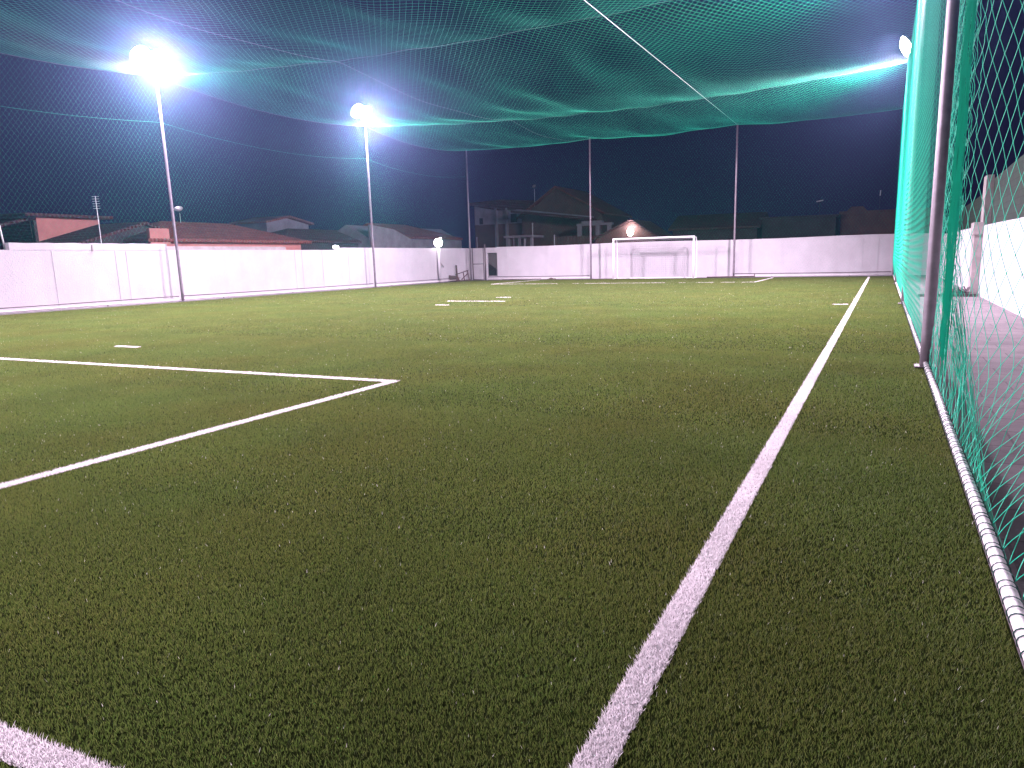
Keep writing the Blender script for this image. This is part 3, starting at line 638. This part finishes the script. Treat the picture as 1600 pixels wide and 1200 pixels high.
MB().box(-23.1, -20.0, 57.85, 58.25, 3.952, 4.12).build('beam', M['lilac'], h)
MB().box(-22.6, -20.9, 57.7, 58.4, 4.122, 4.3).build('slab', M['lilac'], h)
f_ = empty('board_fence', (-23, 56.5, 0), 'dim wooden board fence beyond the far wall left of the goal', 'fence')
m_ = MB()
for k in range(26): x = -24.9+.27*k; m_.box(x, x+.24, 56.5, 56.55, -.02, 3.12+rng.uniform(-.05, .03))
m_.build('boards', M['brown'], f_)
for k, x in enumerate((-34.2, -30.4, -28.5, -29.3, -26.4)):
    o = empty('post', (x*.83, 50.5, 0), ['thin pale post above the hatch in the far wall', 'thin pale post right of the tall house', 'slender post with dark head beyond the far wall', 'short pale post between two slender posts', 'short dark post beside the board fence'][k], 'post', 'thin posts beyond the far wall')
    MB().tube([(x*.83, 50.5, -.02), (x*.83, 50.5, (3.05, 3.05, 3.9, 2.8, 3.0)[k])], (.035, .03, .035, .07, .05)[k], 8).build('shaft', M['lilac'], o, smooth=True)
    MB().sphere((x*.83, 50.5, (3.07, 3.07, 3.92, 2.82, 3.02)[k]), .06).build('cap', M['lilac'], o, smooth=True)
t_ = empty('water_tank_stand', (-27, 56, 0), 'low pale slab on short columns beyond the far wall', 'shelter')
MB().box(-28.4, -25.7, 55, 57, 3.1, 3.28).build('slab', M['lilac'], t_)
for x in (-28.1, -27.1, -26.0): MB().box(x-.1, x+.1, 55.2, 55.4, -.02, 3.098).build('column', M['lilac'], t_)
h = empty('house', (-17.5, 57, 0), 'small gabled house lit by a lamp directly above the goal', 'house', HG)
gable_walls(-20.4, -15.6, 55, 60, 2.75, 4.0, 'y', M['brown'], h, ridge=-17.5)
roof_gable(-20.4, -15.6, 55, 60, 2.75, 4.02, 'y', .2, M['tiledark'], h, ridge=-17.5)
h = empty('house', (-11, 63, 0), 'long dim house with low roof behind the right half of the goal', 'house', HG)
gable_walls(-15.6, -9.0, 60, 66, 3.4, 4.5, 'x', M['dimwall'], h); roof_gable(-15.6, -9.0, 60, 66, 3.4, 4.5, 'x', .3, M['tiledark'], h)
h = empty('house', (-5, 63, 0), 'dim flat roofed house beyond the far wall right of the right pole', 'house', HG)
MB().box(-8.7, -3.4, 60.5, 66, -.02, 3.95).build('wall', M['dimwall'], h); MB().box(-8.9, -3.2, 60.3, 66.2, 3.952, 4.1).build('parapet', M['dimwall'], h)
h = empty('house', (0, 63, 0), 'dark reddish house with stepped parapet in the far right corner', 'house', HG)
MB().box(-3.1, 3.5, 61, 66, -.02, 4.1).build('wall', M['brown'], h)
MB().prism([(-3.2, 4.102), (3.6, 4.102), (3.6, 4.3), (-1.3, 4.3), (-1.6, 4.62), (-2.4, 4.62), (-2.7, 4.3), (-3.2, 4.3)], 'y', 60.9, 61.2).build('parapet', M['brown'], h)
h = empty('block_building', (6, 20, 0), 'tall unplastered block wall of a building rising behind the right white wall', 'building')
MB().prism([(-6, -.02), (34.2, -.02), (34.2, 3.75), (25, 3.98), (-6, 4.05)], 'x', 3.42, 9).build('wall', M['block'], h)
MB().prism([(34.2, -.02), (50, -.02), (50, 3.3), (34.2, 3.55)], 'x', 3.50, 9).build('rear_wall', M['block'], h)
MB().box(3.18, 3.418, 31.5, 32.4, -.02, 3.95).build('column', M['pilaster'], h)
for i, (x, y, z) in enumerate(((-4.6, 60.7, 5.1), (-.5, 60.8, 5.3))):
    o = empty('antenna', (x, y, 4), ['tiny pale aerial on the dim flat roof at the far right', 'tiny pale upright aerial on the reddish far right house'][i], 'antenna', 'roof aerials of the houses')
    MB().tube([(x, y, 4.0), (x, y, z)], .012, 6).build('mast', M['dimwall'], o)
    MB().bar((x-.22*(1-i), y, z), (x+.22*(1-i)+.02, y, z+.08+.3*i), .07, .07).build('head', M['antenna'], o)

# ------------------------------------------------------------------ night haze
HAZE = .00065
if HAZE:
    hm = bpy.data.materials.new('night_haze'); hm.use_nodes = True; n = hm.node_tree; n.nodes.clear()
    v = n.nodes.new('ShaderNodeVolumePrincipled'); v.inputs['Color'].default_value = (.34, .52, 1, 1); v.inputs['Density'].default_value = HAZE; v.inputs['Anisotropy'].default_value = .9
    o_ = n.nodes.new('ShaderNodeOutputMaterial'); n.links.new(v.outputs[0], o_.inputs['Volume'])
    hz = MB().box(-60, 30, -12, 80, -1.1, 12).build('haze', hm); hz['kind'] = 'stuff'
